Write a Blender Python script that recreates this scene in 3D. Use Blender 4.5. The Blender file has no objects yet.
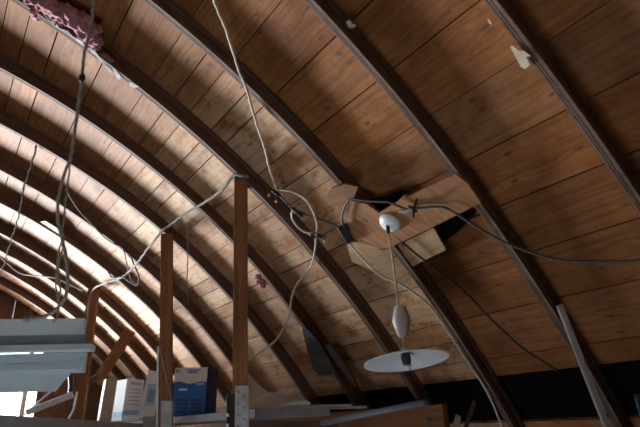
import bpy, math, random
from mathutils import Vector, Matrix
random.seed(7)
R = random.random
C = bpy.context.scene.collection
SC = bpy.context.scene

# ------------------------------------------------------------------ camera
EYE = 1.5                                   # eye height over the loft floor (m)
FPX = 520.0                                 # focal length in pixels of a 640x427 frame
CR = Vector((0.815418, -0.577627, -0.037954))   # camera right / down / forward
CD = Vector((0.189618, 0.328475, -0.925284))
CF = Vector((0.546936, 0.747296, 0.377372))
ORG = Vector((0, 0, EYE))
cam = bpy.data.cameras.new('camera')
cam.sensor_width = 36.0
cam.lens = FPX / 640 * 36
cam.clip_start = 0.02
cam.dof.use_dof = True
cam.dof.focus_distance = 2.9
cam.dof.aperture_fstop = 2.2
co = bpy.data.objects.new('camera', cam)
m3 = Matrix((CR, -CD, -CF)).transposed()
co.matrix_world = Matrix.Translation(ORG) @ m3.to_4x4()
C.objects.link(co)
SC.camera = co

# ------------------------------------------------------------------ light
SC.view_settings.view_transform = 'Standard'
SC.view_settings.look = 'None'
SC.view_settings.gamma = 1
SC.view_settings.use_curve_mapping = False
SC.view_settings.exposure = -0.06
w = bpy.data.worlds.new('overcast_sky')
SC.world = w
w.use_nodes = True
w.node_tree.nodes['Background'].inputs[0].default_value = (0.80, 0.90, 1.0, 1)
w.node_tree.nodes['Background'].inputs[1].default_value = 12.0


def area(name, loc, target, sx, sy, power, col):
    l = bpy.data.lights.new(name, 'AREA')
    l.shape = 'RECTANGLE'
    l.size, l.size_y, l.energy, l.color = sx, sy, power, col
    o = bpy.data.objects.new(name, l)
    o.location = loc
    d = Vector(target) - Vector(loc)
    o.rotation_euler = d.to_track_quat('-Z', 'Y').to_euler()
    C.objects.link(o)
    return o


# daylight entering by the gable window, plus two added fill lamps:
# one low at the unseen left slope, one just above the loft floor
area('daylight_gable_window', (-2.6, 15.0, EYE - 1.2), (1.0, 3.0, EYE + 1.4), 4.0, 2.3, 10000, (0.93, 0.97, 1.0))
area('fill_left_slope', (-4.9, 1.2, EYE - 0.75), (2.5, 1.2, EYE + 0.3), 3.0, 0.9, 32, (0.90, 0.93, 1.0))
area('fill_from_floor', (0.55, 1.75, 0.06), (0.9, 1.75, 3.0), 0.9, 1.2, 15, (0.88, 0.93, 1.0))
U = 0.6                                     # rib spacing

# ------------------------------------------------------------------ roof curve
POLY = (3.18288, -0.34443, -0.08084, 0.00195, -0.00167)
def pz(x): return sum(c * x ** i for i, c in enumerate(POLY))
def dpz(x): return sum(i * c * x ** (i - 1) for i, c in enumerate(POLY) if i)
XA = -2.0                                   # ridge, in rib units
ROOF = 0.14                                 # depth of a rib, in rib units
def curve(x, off=0.0):
    """point (x, z) of the roof curve in metres, off outwards in rib units; mirrored left of the ridge"""
    mir = x < XA
    xx = 2 * XA - x if mir else x
    n = math.hypot(1, dpz(xx))
    px, pzz = xx - dpz(xx) / n * off, pz(xx) + off / n
    if mir: px = 2 * XA - px
    return px * U, pzz * U + EYE
_S = [(XA, 0.0)]
while _S[-1][0] < 5.9:
    x = _S[-1][0] + 0.01
    _S.append((x, _S[-1][1] + math.hypot(0.01, pz(x) - pz(_S[-1][0]))))
S0 = [s for x, s in _S if x >= 0][0]
def x_of_s(s):
    s += S0
    for (xa, sa), (xb, sb) in zip(_S, _S[1:]):
        if sb >= s: return xa + (xb - xa) * (s - sa) / (sb - sa)
    return _S[-1][0]

# ------------------------------------------------------------------ sight helpers
def ray(px, py):
    return CR * ((px - 320) / FPX) + CD * ((py - 213.5) / FPX) + CF
def at(px, py, depth):
    return ORG + ray(px, py) * depth
def onroof(px, py, off=ROOF):
    """where a line of sight meets the roof curve (off in rib units from the inner rib face)"""
    d = ray(px, py)
    lo, t = 0.1, 0.1
    def g(t):
        x, z = d.x * t / U, d.z * t / U
        return (z - pz(x)) / math.hypot(1, dpz(x)) - off
    while g(t) < 0 and t < 14: lo = t; t += 0.05
    hi = t
    for _ in range(30):
        t = (lo + hi) / 2
        if g(t) < 0: lo = t
        else: hi = t
    return ORG + d * t
def depth_of(p): return (p - ORG).dot(CF)

# ------------------------------------------------------------------ objects
def put(name, me, parent=None, mat=None):
    o = bpy.data.objects.new(name, me)
    C.objects.link(o)
    if mat: me.materials.append(mat)
    if parent: o.parent = parent
    return o
def tag(o, label, cat, group=None):
    o['label'] = label; o['category'] = cat
    if group: o['group'] = group
    return o
def struct(o):
    o['kind'] = 'structure'; return o
def thing(name, loc, label, cat, group=None):
    o = bpy.data.objects.new(name, None)
    o.empty_display_size = 0.05
    C.objects.link(o); o.location = loc
    return tag(o, label, cat, group)


class MB:
    """collects geometry with uvs (metres along / across the grain) and a tone colour"""
    def __init__(self): self.v, self.f, self.uv, self.t, self.sm = [], [], [], [], []
    def face(self, pts, uvs, tone, smooth=False):
        n = len(self.v)
        self.v += [tuple(p) for p in pts]
        self.f.append(list(range(n, n + len(pts))))
        self.uv += uvs; self.t += [tone] * len(pts); self.sm.append(smooth)
    def grid(self, rings, us, vs, tone, closed=True, caps=True, smooth=False):
        """rings of points; us along, vs around (len ring [+1])"""
        n0 = len(self.v); k = len(rings[0])
        for r in rings: self.v += [tuple(p) for p in r]
        m = k if closed else k - 1
        for i in range(len(rings) - 1):
            for j in range(m):
                jj = (j + 1) % k
                self.f.append([n0 + i * k + j, n0 + i * k + jj, n0 + (i + 1) * k + jj, n0 + (i + 1) * k + j])
                self.uv += [(us[i], vs[j]), (us[i], vs[j + 1]), (us[i + 1], vs[j + 1]), (us[i + 1], vs[j])]
                self.t += [tone] * 4; self.sm.append(smooth)
        if caps and closed:
            for i, rev in ((0, True), (len(rings) - 1, False)):
                idx = [n0 + i * k + j for j in range(k)]
                if rev: idx.reverse()
                self.f.append(idx)
                self.uv += [(us[i], vs[j]) for j in range(k)]
                self.t += [tone] * k; self.sm.append(False)
    def box(self, o, ax, ay, az, tone=(0.5, 0, 0, 1), jit=0.0):
        """box from corner o with edge vectors; grain runs along the longest"""
        o, ax, ay, az = Vector(o), Vector(ax), Vector(ay), Vector(az)
        es = sorted([ax, ay, az], key=lambda e: -e.length)
        L, a, b = es
        n = max(1, int(L.length / 0.25)) if jit else 1
        if L.dot(a.cross(b)) < 0: a, b = b, a; 
        r0 = (R() * 9, R() * 9)
        base = [Vector((0, 0, 0)), a, a + b, b]
        rings, us = [], []
        for i in range(n + 1):
            w_ = Vector((R() - .5, R() - .5, R() - .5)) * jit
            rings.append([o + L * (i / n) + q + w_ for q in base]); us.append(r0[0] + L.length * i / n)
        la, lb = a.length, b.length
        vs = [r0[1], r0[1] + la, r0[1] + la + lb, r0[1] + 2 * la + lb, r0[1] + 2 * la + 2 * lb]
        self.grid(rings, us, vs, tone)
    def prism(self, pts, nrm, th, tone=(0.5, 0, 0, 1)):
        """polygon extruded by th along nrm"""
        pts = [Vector(p) for p in pts]; n = Vector(nrm).normalized()
        u = (pts[1] - pts[0]).normalized(); v = n.cross(u); r0 = R() * 9
        def uv(p): q = p - pts[0]; return (q.dot(u) + r0, q.dot(v) + r0)
        top = [p + n * th for p in pts]
        self.face(list(reversed(pts)), [uv(p) for p in reversed(pts)], tone)
        self.face(top, [uv(p) for p in top], tone)
        for i in range(len(pts)):
            j = (i + 1) % len(pts)
            q = [pts[i], pts[j], top[j], top[i]]
            self.face(q, [uv(p) for p in q], tone)
    def build(self, name, mat, parent=None, bevel=0.0):
        me = bpy.data.meshes.new(name)
        me.from_pydata(self.v, [], self.f)
        ul = me.uv_layers.new(name='grain')
        ul.data.foreach_set('uv', [c for q in self.uv for c in q])
        ca = me.color_attributes.new('tone', 'FLOAT_COLOR', 'CORNER')
        ca.data.foreach_set('color', [c for q in self.t for c in q])
        me.polygons.foreach_set('use_smooth', self.sm)
        me.update()
        o = put(name, me, parent, mat)
        if bevel:
            b = o.modifiers.new('bevel', 'BEVEL'); b.width = bevel; b.segments = 2; b.limit_method = 'ANGLE'
        return o


def catmull(pts, n=6):
    out = []
    P = [pts[0]] + list(pts) + [pts[-1]]
    for i in range(1, len(P) - 2):
        a, b, c, d = P[i - 1], P[i], P[i + 1], P[i + 2]
        for k in range(n):
            t = k / n
            out.append(0.5 * ((2 * b) + (c - a) * t + (2 * a - 5 * b + 4 * c - d) * t * t + (3 * b - a - 3 * c + d) * t ** 3))
    out.append(Vector(pts[-1]))
    return out
def tube_mb(mb, pts, r, k=8, n=6, wob=0.0, raw=False):
    pts = [Vector(p) for p in pts]
    P = pts if raw else catmull(pts, n)
    if wob: P = [P[0]] + [p + Vector((R() - .5, R() - .5, R() - .5)) * wob for p in P[1:-1]] + [P[-1]]
    rings, us, s = [], [], 0
    up = None
    for i, p in enumerate(P):
        tg = (P[min(i + 1, len(P) - 1)] - P[max(i - 1, 0)]).normalized()
        if up is None: up = tg.orthogonal().normalized()
        up = (up - tg * up.dot(tg)).normalized()
        sd = tg.cross(up)
        rr = r(i / (len(P) - 1)) if callable(r) else r
        rings.append([p + (up * math.cos(a) + sd * math.sin(a)) * rr for a in [2 * math.pi * j / k for j in range(k)]])
        if i: s += (p - P[i - 1]).length
        us.append(s)
    mb.grid(rings, us, [0.02 * j / k for j in range(k + 1)], (0.5, 0, 0, 1), smooth=True)
def tube(name, pts, r, mat, parent=None, **kw):
    mb = MB(); tube_mb(mb, pts, r, **kw)
    return mb.build(name, mat, parent)
def lathe(name, prof, axis_o, axis_d, mat, parent=None, k=40):
    """profile (radius, height) turned about an axis"""
    d = Vector(axis_d).normalized(); a = d.orthogonal().normalized(); b = d.cross(a)
    o = Vector(axis_o)
    rings = [[o + d * h + (a * math.cos(2 * math.pi * j / k) + b * math.sin(2 * math.pi * j / k)) * max(r, 1e-4) for j in range(k)] for r, h in prof]
    us = [h for r, h in prof]
    mb = MB(); mb.grid(rings, us, [0.1 * j / k for j in range(k + 1)], (0.5, 0, 0, 1), smooth=True)
    ob = mb.build(name, mat, parent)
    return ob

# ------------------------------------------------------------------ materials
def newmat(name):
    m = bpy.data.materials.new(name); m.use_nodes = True
    nt = m.node_tree
    return m, nt, nt.nodes['Principled BSDF']
def N(nt, typ, **kw):
    n = nt.nodes.new(typ)
    for k, v in kw.items():
        if k in n.inputs: n.inputs[k].default_value = v
        else: setattr(n, k, v)
    return n
def ramp(nt, stops):
    n = nt.nodes.new('ShaderNodeValToRGB')
    e = n.color_ramp.elements
    while len(e) > len(stops): e.remove(e[-1])
    while len(e) < len(stops): e.new(0.5)
    for q, (p, c) in zip(e, stops): q.position = p; q.color = (*c, 1)
    return n
def mixc(nt, mode, a, b, fac=None, f=1.0):
    n = nt.nodes.new('ShaderNodeMix'); n.data_type = 'RGBA'; n.blend_type = mode
    n.inputs['Factor'].default_value = f
    if fac is not None: nt.links.new(fac, n.inputs['Factor'])
    for s, i in ((a, 6), (b, 7)):
        if isinstance(s, tuple): n.inputs[i].default_value = (*s, 1)
        else: nt.links.new(s, n.inputs[i])
    return n.outputs[2]
def wood(name, dark, mid, light, gray=(0.33, 0.30, 0.26), knots=0.5, rough=0.75, blotch=0.5, fine=70, stain=(0.10, 0.05, 0.025)):
    m, nt, bs = newmat(name); L = nt.links.new
    uv = N(nt, 'ShaderNodeUVMap', uv_map='grain')
    tone = N(nt, 'ShaderNodeVertexColor', layer_name='tone')
    sep = N(nt, 'ShaderNodeSeparateColor'); L(tone.outputs['Color'], sep.inputs[0])
    # knots bend the grain around them
    mk = N(nt, 'ShaderNodeMapping'); mk.inputs['Scale'].default_value = (3.4, 9.0, 1); L(uv.outputs[0], mk.inputs[0])
    vo = N(nt, 'ShaderNodeTexVoronoi', Scale=1.0, Randomness=1.0); vo.voronoi_dimensions = '2D'; L(mk.outputs[0], vo.inputs['Vector'])
    mg = N(nt, 'ShaderNodeMapping'); mg.inputs['Scale'].default_value = (1.6, fine, 1); L(uv.outputs[0], mg.inputs[0])
    bend = N(nt, 'ShaderNodeVectorMath', operation='SCALE')
    kn = N(nt, 'ShaderNodeMapRange'); kn.inputs['From Min'].default_value = 0.0; kn.inputs['From Max'].default_value = 0.35
    kn.inputs['To Min'].default_value = 1.0; kn.inputs['To Max'].default_value = 0.0; L(vo.outputs['Distance'], kn.inputs['Value'])
    cmb = N(nt, 'ShaderNodeCombineXYZ'); L(kn.outputs[0], cmb.inputs['Y'])
    L(cmb.outputs[0], bend.inputs[0]); bend.inputs['Scale'].default_value = 1.2
    add = N(nt, 'ShaderNodeVectorMath', operation='ADD'); L(mg.outputs[0], add.inputs[0]); L(bend.outputs[0], add.inputs[1])
    gn = N(nt, 'ShaderNodeTexNoise', Scale=1.0, Detail=5.0, Roughness=0.6, Distortion=0.6); L(add.outputs[0], gn.inputs['Vector'])
    rp = ramp(nt, [(0.28, dark), (0.5, mid), (0.72, light)]); L(gn.outputs[0], rp.inputs[0])
    # broad blotches and water stains
    bn = N(nt, 'ShaderNodeTexNoise', Scale=5.0, Detail=4.0, Roughness=0.65); L(uv.outputs[0], bn.inputs['Vector'])
    br = ramp(nt, [(0.36, (0, 0, 0)), (0.62, (1, 1, 1))]); L(bn.outputs[0], br.inputs[0])
    bm = N(nt, 'ShaderNodeMath', operation='MULTIPLY'); L(br.outputs[0], bm.inputs[0]); bm.inputs[1].default_value = blotch
    c = mixc(nt, 'MULTIPLY', rp.outputs[0], (0.55, 0.45, 0.38), bm.outputs[0])
    # knots: only the darkest cores
    kc = N(nt, 'ShaderNodeMapRange'); kc.inputs['From Min'].default_value = 0.02; kc.inputs['From Max'].default_value = 0.085
    kc.inputs['To Min'].default_value = 1.0; kc.inputs['To Max'].default_value = 0.0; L(vo.outputs['Distance'], kc.inputs['Value'])
    wn = N(nt, 'ShaderNodeSeparateColor'); L(vo.outputs['Color'], wn.inputs[0])
    gt = N(nt, 'ShaderNodeMath', operation='GREATER_THAN'); L(wn.outputs[0], gt.inputs[0]); gt.inputs[1].default_value = 1 - knots
    km = N(nt, 'ShaderNodeMath', operation='MULTIPLY'); L(kc.outputs[0], km.inputs[0]); L(gt.outputs[0], km.inputs[1])
    km2 = N(nt, 'ShaderNodeMath', operation='MULTIPLY'); L(km.outputs[0], km2.inputs[0]); km2.inputs[1].default_value = 0.8
    c = mixc(nt, 'MIX', c, stain, km2.outputs[0])
    # scattered dark chips, pitch streaks and old nail stains
    ms = N(nt, 'ShaderNodeMapping'); ms.inputs['Scale'].default_value = (16, 42, 1); L(uv.outputs[0], ms.inputs[0])
    sn = N(nt, 'ShaderNodeTexNoise', Scale=1.0, Detail=3.0, Roughness=0.55, Distortion=0.8); L(ms.outputs[0], sn.inputs['Vector'])
    sr = N(nt, 'ShaderNodeMapRange'); sr.inputs['From Min'].default_value = 0.645; sr.inputs['From Max'].default_value = 0.70; sr.inputs['To Max'].default_value = 0.7; L(sn.outputs[0], sr.inputs['Value'])
    # weathering, and window light painted on the roof boards (g), brightness (r)
    # this weathering and light tint keeps the grain and comes in patches
    wt = ramp(nt, [(0.25, tuple(q * f for q, f in zip(gray, (0.66, 0.58, 0.50)))), (0.6, gray), (0.8, tuple(min(1, q * 1.15) for q in gray))]); L(gn.outputs[0], wt.inputs[0])
    pn = N(nt, 'ShaderNodeTexNoise', Scale=7.0, Detail=5.0, Roughness=0.6); L(uv.outputs[0], pn.inputs['Vector'])
    pr = N(nt, 'ShaderNodeMapRange'); pr.inputs['From Min'].default_value = 0.34; pr.inputs['From Max'].default_value = 0.52; L(pn.outputs[0], pr.inputs['Value'])
    pm = N(nt, 'ShaderNodeMath', operation='MULTIPLY'); L(pr.outputs[0], pm.inputs[0]); L(sep.outputs[1], pm.inputs[1])
    c0 = c
    c = mixc(nt, 'MIX', c, wt.outputs[0], pm.outputs[0])
    c = mixc(nt, 'MIX', c, stain, km2.outputs[0])
    c = mixc(nt, 'MIX', c, stain, sr.outputs[0])
    mr = N(nt, 'ShaderNodeMapRange'); mr.inputs['To Min'].default_value = 0.62; mr.inputs['To Max'].default_value = 1.38; L(sep.outputs[0], mr.inputs['Value'])
    vm = N(nt, 'ShaderNodeVectorMath', operation='SCALE'); L(c, vm.inputs[0]); L(mr.outputs[0], vm.inputs['Scale'])
    L(vm.outputs[0], bs.inputs['Base Color'])
    bs.inputs['Roughness'].default_value = rough
    bs.inputs['Specular IOR Level'].default_value = 0.25
    bp = N(nt, 'ShaderNodeBump', Strength=0.35, Distance=0.004); L(gn.outputs[0], bp.inputs['Height']); L(bp.outputs[0], bs.inputs['Normal'])
    return m
def plain(name, col, rough=0.6, metal=0.0, var=0.15, scale=12.0, spec=0.4, bump=0.0):
    m, nt, bs = newmat(name); L = nt.links.new
    tc = N(nt, 'ShaderNodeTexCoord')
    n = N(nt, 'ShaderNodeTexNoise', Scale=scale, Detail=4.0); L(tc.outputs['Object'], n.inputs['Vector'])
    r = ramp(nt, [(0.3, tuple(c * (1 - var) for c in col)), (0.7, tuple(min(1, c * (1 + var)) for c in col))]); L(n.outputs[0], r.inputs[0])
    L(r.outputs[0], bs.inputs['Base Color'])
    bs.inputs['Roughness'].default_value = rough; bs.inputs['Metallic'].default_value = metal
    bs.inputs['Specular IOR Level'].default_value = spec
    if bump:
        bp = N(nt, 'ShaderNodeBump', Strength=bump, Distance=0.01); L(n.outputs[0], bp.inputs['Height']); L(bp.outputs[0], bs.inputs['Normal'])
    return m

M = {}
M['board'] = wood('roof_board_pine', (0.205, 0.074, 0.020), (0.315, 0.122, 0.035), (0.40, 0.175, 0.056), gray=(0.60, 0.415, 0.25), knots=0.5, blotch=0.75, fine=55)
M['floor'] = wood('floor_dusty_plank', (0.05, 0.045, 0.04), (0.09, 0.08, 0.07), (0.13, 0.115, 0.10))
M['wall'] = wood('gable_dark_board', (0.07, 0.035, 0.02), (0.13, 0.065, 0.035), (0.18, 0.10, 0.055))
M['rib'] = wood('rib_old_spruce', (0.065, 0.034, 0.023), (0.135, 0.076, 0.050), (0.20, 0.125, 0.085), gray=(0.27, 0.20, 0.165), knots=0.15, fine=90, blotch=0.45)
M['post'] = wood('post_fir', (0.20, 0.085, 0.035), (0.31, 0.14, 0.06), (0.40, 0.20, 0.095), knots=0.3, fine=80, blotch=0.35)
M['patch'] = wood('patch_pine', (0.24, 0.105, 0.042), (0.36, 0.17, 0.072), (0.45, 0.235, 0.11), knots=0.35, fine=45, blotch=0.35)
M['pale_patch'] = wood('pale_plywood', (0.42, 0.25, 0.12), (0.56, 0.36, 0.19), (0.66, 0.45, 0.26), knots=0.1, fine=35, blotch=0.3)
M['gray_wood'] = wood('weathered_grey_wood', (0.20, 0.19, 0.17), (0.34, 0.32, 0.29), (0.48, 0.46, 0.42), knots=0.1, fine=90, blotch=0.4)
M['tar'] = wood('tar_shingle', (0.02, 0.02, 0.022), (0.05, 0.05, 0.05), (0.10, 0.095, 0.09), knots=0.0, fine=60, blotch=0.5, rough=0.9)
M['white_plastic'] = plain('white_plastic', (0.72, 0.76, 0.78), 0.45, var=0.06)
m, nt, bs = newmat('translucent_white_plastic')
tl = N(nt, 'ShaderNodeBsdfTranslucent', Color=(0.76, 0.86, 0.90, 1)); mx = N(nt, 'ShaderNodeMixShader', Fac=0.45)
bs.inputs['Base Color'].default_value = (0.80, 0.87, 0.89, 1); bs.inputs['Roughness'].default_value = 0.4
nt.links.new(bs.outputs[0], mx.inputs[1]); nt.links.new(tl.outputs[0], mx.inputs[2]); nt.links.new(mx.outputs[0], nt.nodes['Material Output'].inputs[0])
M['panel'] = m
M['enamel'] = plain('white_enamel', (0.80, 0.85, 0.86), 0.3, var=0.08, spec=0.5)
M['white_cord'] = plain('dusty_white_cord', (0.60, 0.55, 0.46), 0.8, var=0.2, scale=30, spec=0.1)
M['grey_cord'] = plain('dusty_grey_cord', (0.19, 0.185, 0.17), 0.8, var=0.2, scale=30, spec=0.1)
M['black_cord'] = plain('black_rubber_cord', (0.022, 0.022, 0.025), 0.5, var=0.2)
M['dark_cord'] = plain('dusty_black_cord', (0.07, 0.066, 0.06), 0.6, var=0.3, scale=40)
M['old_wire'] = plain('old_dark_wire', (0.03, 0.026, 0.022), 0.95, var=0.3, spec=0.02)
M['rope'] = plain('grey_rope', (0.36, 0.33, 0.27), 0.9, var=0.3, scale=60, bump=0.4)
M['black_plastic'] = plain('black_plastic', (0.025, 0.026, 0.03), 0.4, var=0.2)
M['galv'] = plain('galvanised_steel', (0.50, 0.53, 0.54), 0.5, 0.25, var=0.2, scale=25)
M['pink'] = plain('pink_glass_wool', (0.40, 0.20, 0.22), 0.95, var=0.3, scale=25, spec=0.1, bump=0.6)
M['paper'] = plain('torn_paper', (0.66, 0.58, 0.44), 0.85, var=0.2)
M['foil'] = plain('torn_vapour_film', (0.26, 0.25, 0.26), 0.6, var=0.9, scale=30, spec=0.1)
M['card'] = plain('brown_cardboard', (0.30, 0.24, 0.19), 0.85, var=0.1)
M['box_white'] = plain('white_carton', (0.72, 0.77, 0.80), 0.5, var=0.04)
M['box_blue'] = plain('blue_carton', (0.012, 0.13, 0.52), 0.45, var=0.08)
M['box_dark_blue'] = plain('dark_blue_carton', (0.01, 0.05, 0.22), 0.45, var=0.08)
M['red_print'] = plain('red_print', (0.5, 0.04, 0.05), 0.5)
M['light_blue'] = plain('pale_blue_print', (0.30, 0.52, 0.72), 0.5, var=0.1)
M['pvc'] = plain('grey_blue_pvc', (0.20, 0.26, 0.32), 0.4, var=0.1)
M['grey_paint'] = plain('grey_painted_board', (0.30, 0.31, 0.33), 0.7, var=0.12)
M['blue_metal'] = plain('blue_painted_metal', (0.03, 0.10, 0.16), 0.5, var=0.2)
M['dark_gap'] = plain('tar_paper_and_gap', (0.009, 0.007, 0.006), 0.98, var=0.2, spec=0.02)

# ------------------------------------------------------------------ setting
Y0, Y1 = -1.5, 7.86                          # gable to gable
RIBY = [1.24710, 2.11904, 3.07442, 3.97108, 4.95112, 5.89481, 7.07307, 8.06230, 9.27681, 10.10, 11.10, 12.10]
RIBB = [-0.008, 0.0247, 0.009, 0.013, 0.002, -0.022, 0.0056, -0.008, -0.009, 0, 0, 0]
RIBQ = [(0.003, -0.0014, 0), (-0.001, 0, 0.0011), (-0.0008, 0.0003, 0.0011), (0.005, 0.0056, -0.0195), (-0.012, -0.013, 0.022), (-0.006, -0.001, 0.0115),
        (-0.0019, -0.0019, 0), (-0.003, 0.002, 0.006), (0.0, 0.0017, 0.008), (0, 0, 0), (0, 0, 0), (0, 0, 0)]
# roof boards, each a solid plank running from rib to rib
mb = MB(); mb_left = MB()
stops = [Y0] + [y * U + 0.012 for y in [-1.0, 0.24] + RIBY] + [Y1]
s_edges = [1.10 + 0.4125 * i for i in range(-9, 17)]
JOG = {}
for row in range(len(s_edges) - 1):
    xa, xb = x_of_s(s_edges[row] + 0.002 + 0.004 * R()), x_of_s(s_edges[row + 1] - 0.002 - 0.004 * R())
    if xb - xa < 0.05: continue
    for side in (0, 1):
        i = 0
        while i < len(stops) - 1:
            j = min(len(stops) - 1, i + random.choice((2, 3, 3, 4)))
            if side == 0 and i < 5 < j: j = 5 if R() < 0.75 else 6
            if i == j: j += 1
            y0, y1 = stops[i] + 0.0015, stops[j] - 0.0015
            near = s_edges[row] > 0.3 and side == 0
            split = [(0, 1)]
            if side == 0 and 5.1 < s_edges[row] < 5.4 and y0 < 2.3: split = [(0.55, 1)]   # half of this board is missing
            if side == 0 and 4.7 < s_edges[row] < 5.1 and y0 < 2.3: split = [(0, 0.45)]   # and only the upper part of this one is laid
            if side == 0 and y0 > 1.7 and R() < 0.45: q = 0.4 + 0.2 * R(); split = [(0, q), (q, 1)]
            for (f0, f1) in split:
                xs = [xa + (xb - xa) * (f0 + (f1 - f0) * k / 2) for k in range(3)]
                if f0 > 0: xs[0] += 0.008
                if side: xs = [2 * XA - x for x in xs]
                dz = 0.005 * R()
                inn = [curve(x, ROOF + dz) for x in xs]; out = [curve(x, ROOF + 0.036 + dz) for x in xs]
                prof = inn + out[::-1]
                ys = [y0, y1]
                rings = [[(p[0], y, p[1]) for p in prof] for y in ys]
                if side == 0: rings = [list(r) for r in rings]
                r0 = (R() * 20, R() * 20)
                wd = (s_edges[row + 1] - s_edges[row]) * U * (f1 - f0)
                vs = [r0[1], r0[1] + wd / 2, r0[1] + wd, r0[1] + wd + .02, r0[1] + 1.5 * wd, r0[1] + 2 * wd, r0[1] + 2 * wd]
                gray = (0.3 + 0.6 * R()) * max(0.1, min(1, (s_edges[row] - 0.8) / 1.2)) if (y0 + y1) / 2 > 2.4 else max(0, R() - 0.75) * 0.6  # far boards paler for weathering and painted window light; upper rows browner
                (mb_left if side else mb).grid(rings, [r0[0] + ys[0], r0[0] + ys[1]], vs, (0.32 + 0.36 * R(), gray, 0, 1))
            i = j
struct(mb.build('ceiling', M['board']))
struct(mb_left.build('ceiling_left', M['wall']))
# tar paper and shingles outside the boards
mb = MB()
for side in (0, 1):
    xs = [XA + (5.75 - XA) * k / 40 for k in range(41)]
    if side: xs = [2 * XA - x for x in xs]
    for a, b in zip(xs, xs[1:]):
        p, q = curve(a, ROOF + 0.05), curve(b, ROOF + 0.05)
        p2, q2 = curve(a, ROOF + 0.09), curve(b, ROOF + 0.09)
        mb.box((p[0], Y0, p[1]), (0, Y1 - Y0, 0), (q[0] - p[0], 0, q[1] - p[1]), (p2[0] - p[0], 0, p2[1] - p[1]))
struct(mb.build('ceiling_outer_skin', M['dark_gap']))
# floor and end walls
mb = MB()
XR, XL = 3.45, 2 * XA * U - 3.45
for i in range(34):
    x0 = XL + (XR - XL) * i / 34
    mb.box((x0, Y0, -0.04), ((XR - XL) / 34 - 0.004, 0, 0), (0, Y1 - Y0, 0), (0, 0, 0.04), (0.3 + 0.4 * R(), 0.3 * R(), 0, 1))
struct(mb.build('floor', M['floor']))

def gable(name, y, th, hole=None):
    """board wall closing the arch, with an optional opening (x0, x1, z0, z1)"""
    mb = MB()
    n = 44
    for i in range(n):
        xa, xb = XL + (XR - XL) * i / n, XL + (XR - XL) * (i + 1) / n - 0.003
        xm = (xa + xb) / 2
        zt = 0
        for k in range(400):
            xx = XA + (5.7 - XA) * k / 399
            if abs(curve(xx, ROOF)[0] - XA * U) <= abs(xm - XA * U): zt = curve(xx, ROOF + 0.32)[1]
        if zt < 0.05: continue
        t = (0.25 + 0.4 * R(), 0.25 * R(), 0, 1)
        segs = [(0, zt)]
        if hole and xb > hole[0] and xa < hole[1]: segs = [(0, hole[2]), (hole[3], zt)]
        for a, b in segs:
            if b - a > 0.02: mb.box((xa, y, a), (xb - xa, 0, 0), (0, th, 0), (0, 0, b - a), t)
    return struct(mb.build(name, M['wall']))
WIN = (-1.70, 1.02, EYE + 0.02, EYE + 1.42)
gable('wall_far', Y1, 0.03, WIN)
gable('wall_near', Y0 - 0.03, 0.03)
# gable window: frame, mullions, panes
x0, x1, z0, z1 = WIN
wf = struct(bpy.data.objects.new('window_1', None)); C.objects.link(wf); wf.location = (x0, Y1, z0)
def local(o, par):
    o.parent = par; o.matrix_parent_inverse = Matrix.Translation(par.location).inverted(); return o
mb = MB()
for a, b, c_, d in ((x0, z0, x1 - x0, 0.06), (x0, z1 - 0.06, x1 - x0, 0.06)):
    mb.box((a, Y1 - 0.02, b), (c_, 0, 0), (0, 0.07, 0), (0, 0, d))
for a in (x0, x1 - 0.06, x0 + (x1 - x0) * 0.4):
    mb.box((a, Y1 - 0.018, z0 + 0.06), (0.06, 0, 0), (0, 0.066, 0), (0, 0, z1 - z0 - 0.12))
local(mb.build('window_frame', M['white_plastic']), wf)
gm, nt, bs = newmat('window_glass')
nt.nodes.remove(bs)
tr = N(nt, 'ShaderNodeBsdfTransparent'); gl = N(nt, 'ShaderNodeBsdfGlossy', Roughness=0.02); mx = N(nt, 'ShaderNodeMixShader', Fac=0.06)
nt.links.new(tr.outputs[0], mx.inputs[1]); nt.links.new(gl.outputs[0], mx.inputs[2]); nt.links.new(mx.outputs[0], nt.nodes['Material Output'].inputs[0])
mb = MB(); mb.box((x0 + 0.03, Y1 + 0.012, z0 + 0.03), (x1 - x0 - 0.06, 0, 0), (0, 0.004, 0), (0, 0, z1 - z0 - 0.06))
local(mb.build('window_pane', gm), wf)

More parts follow.
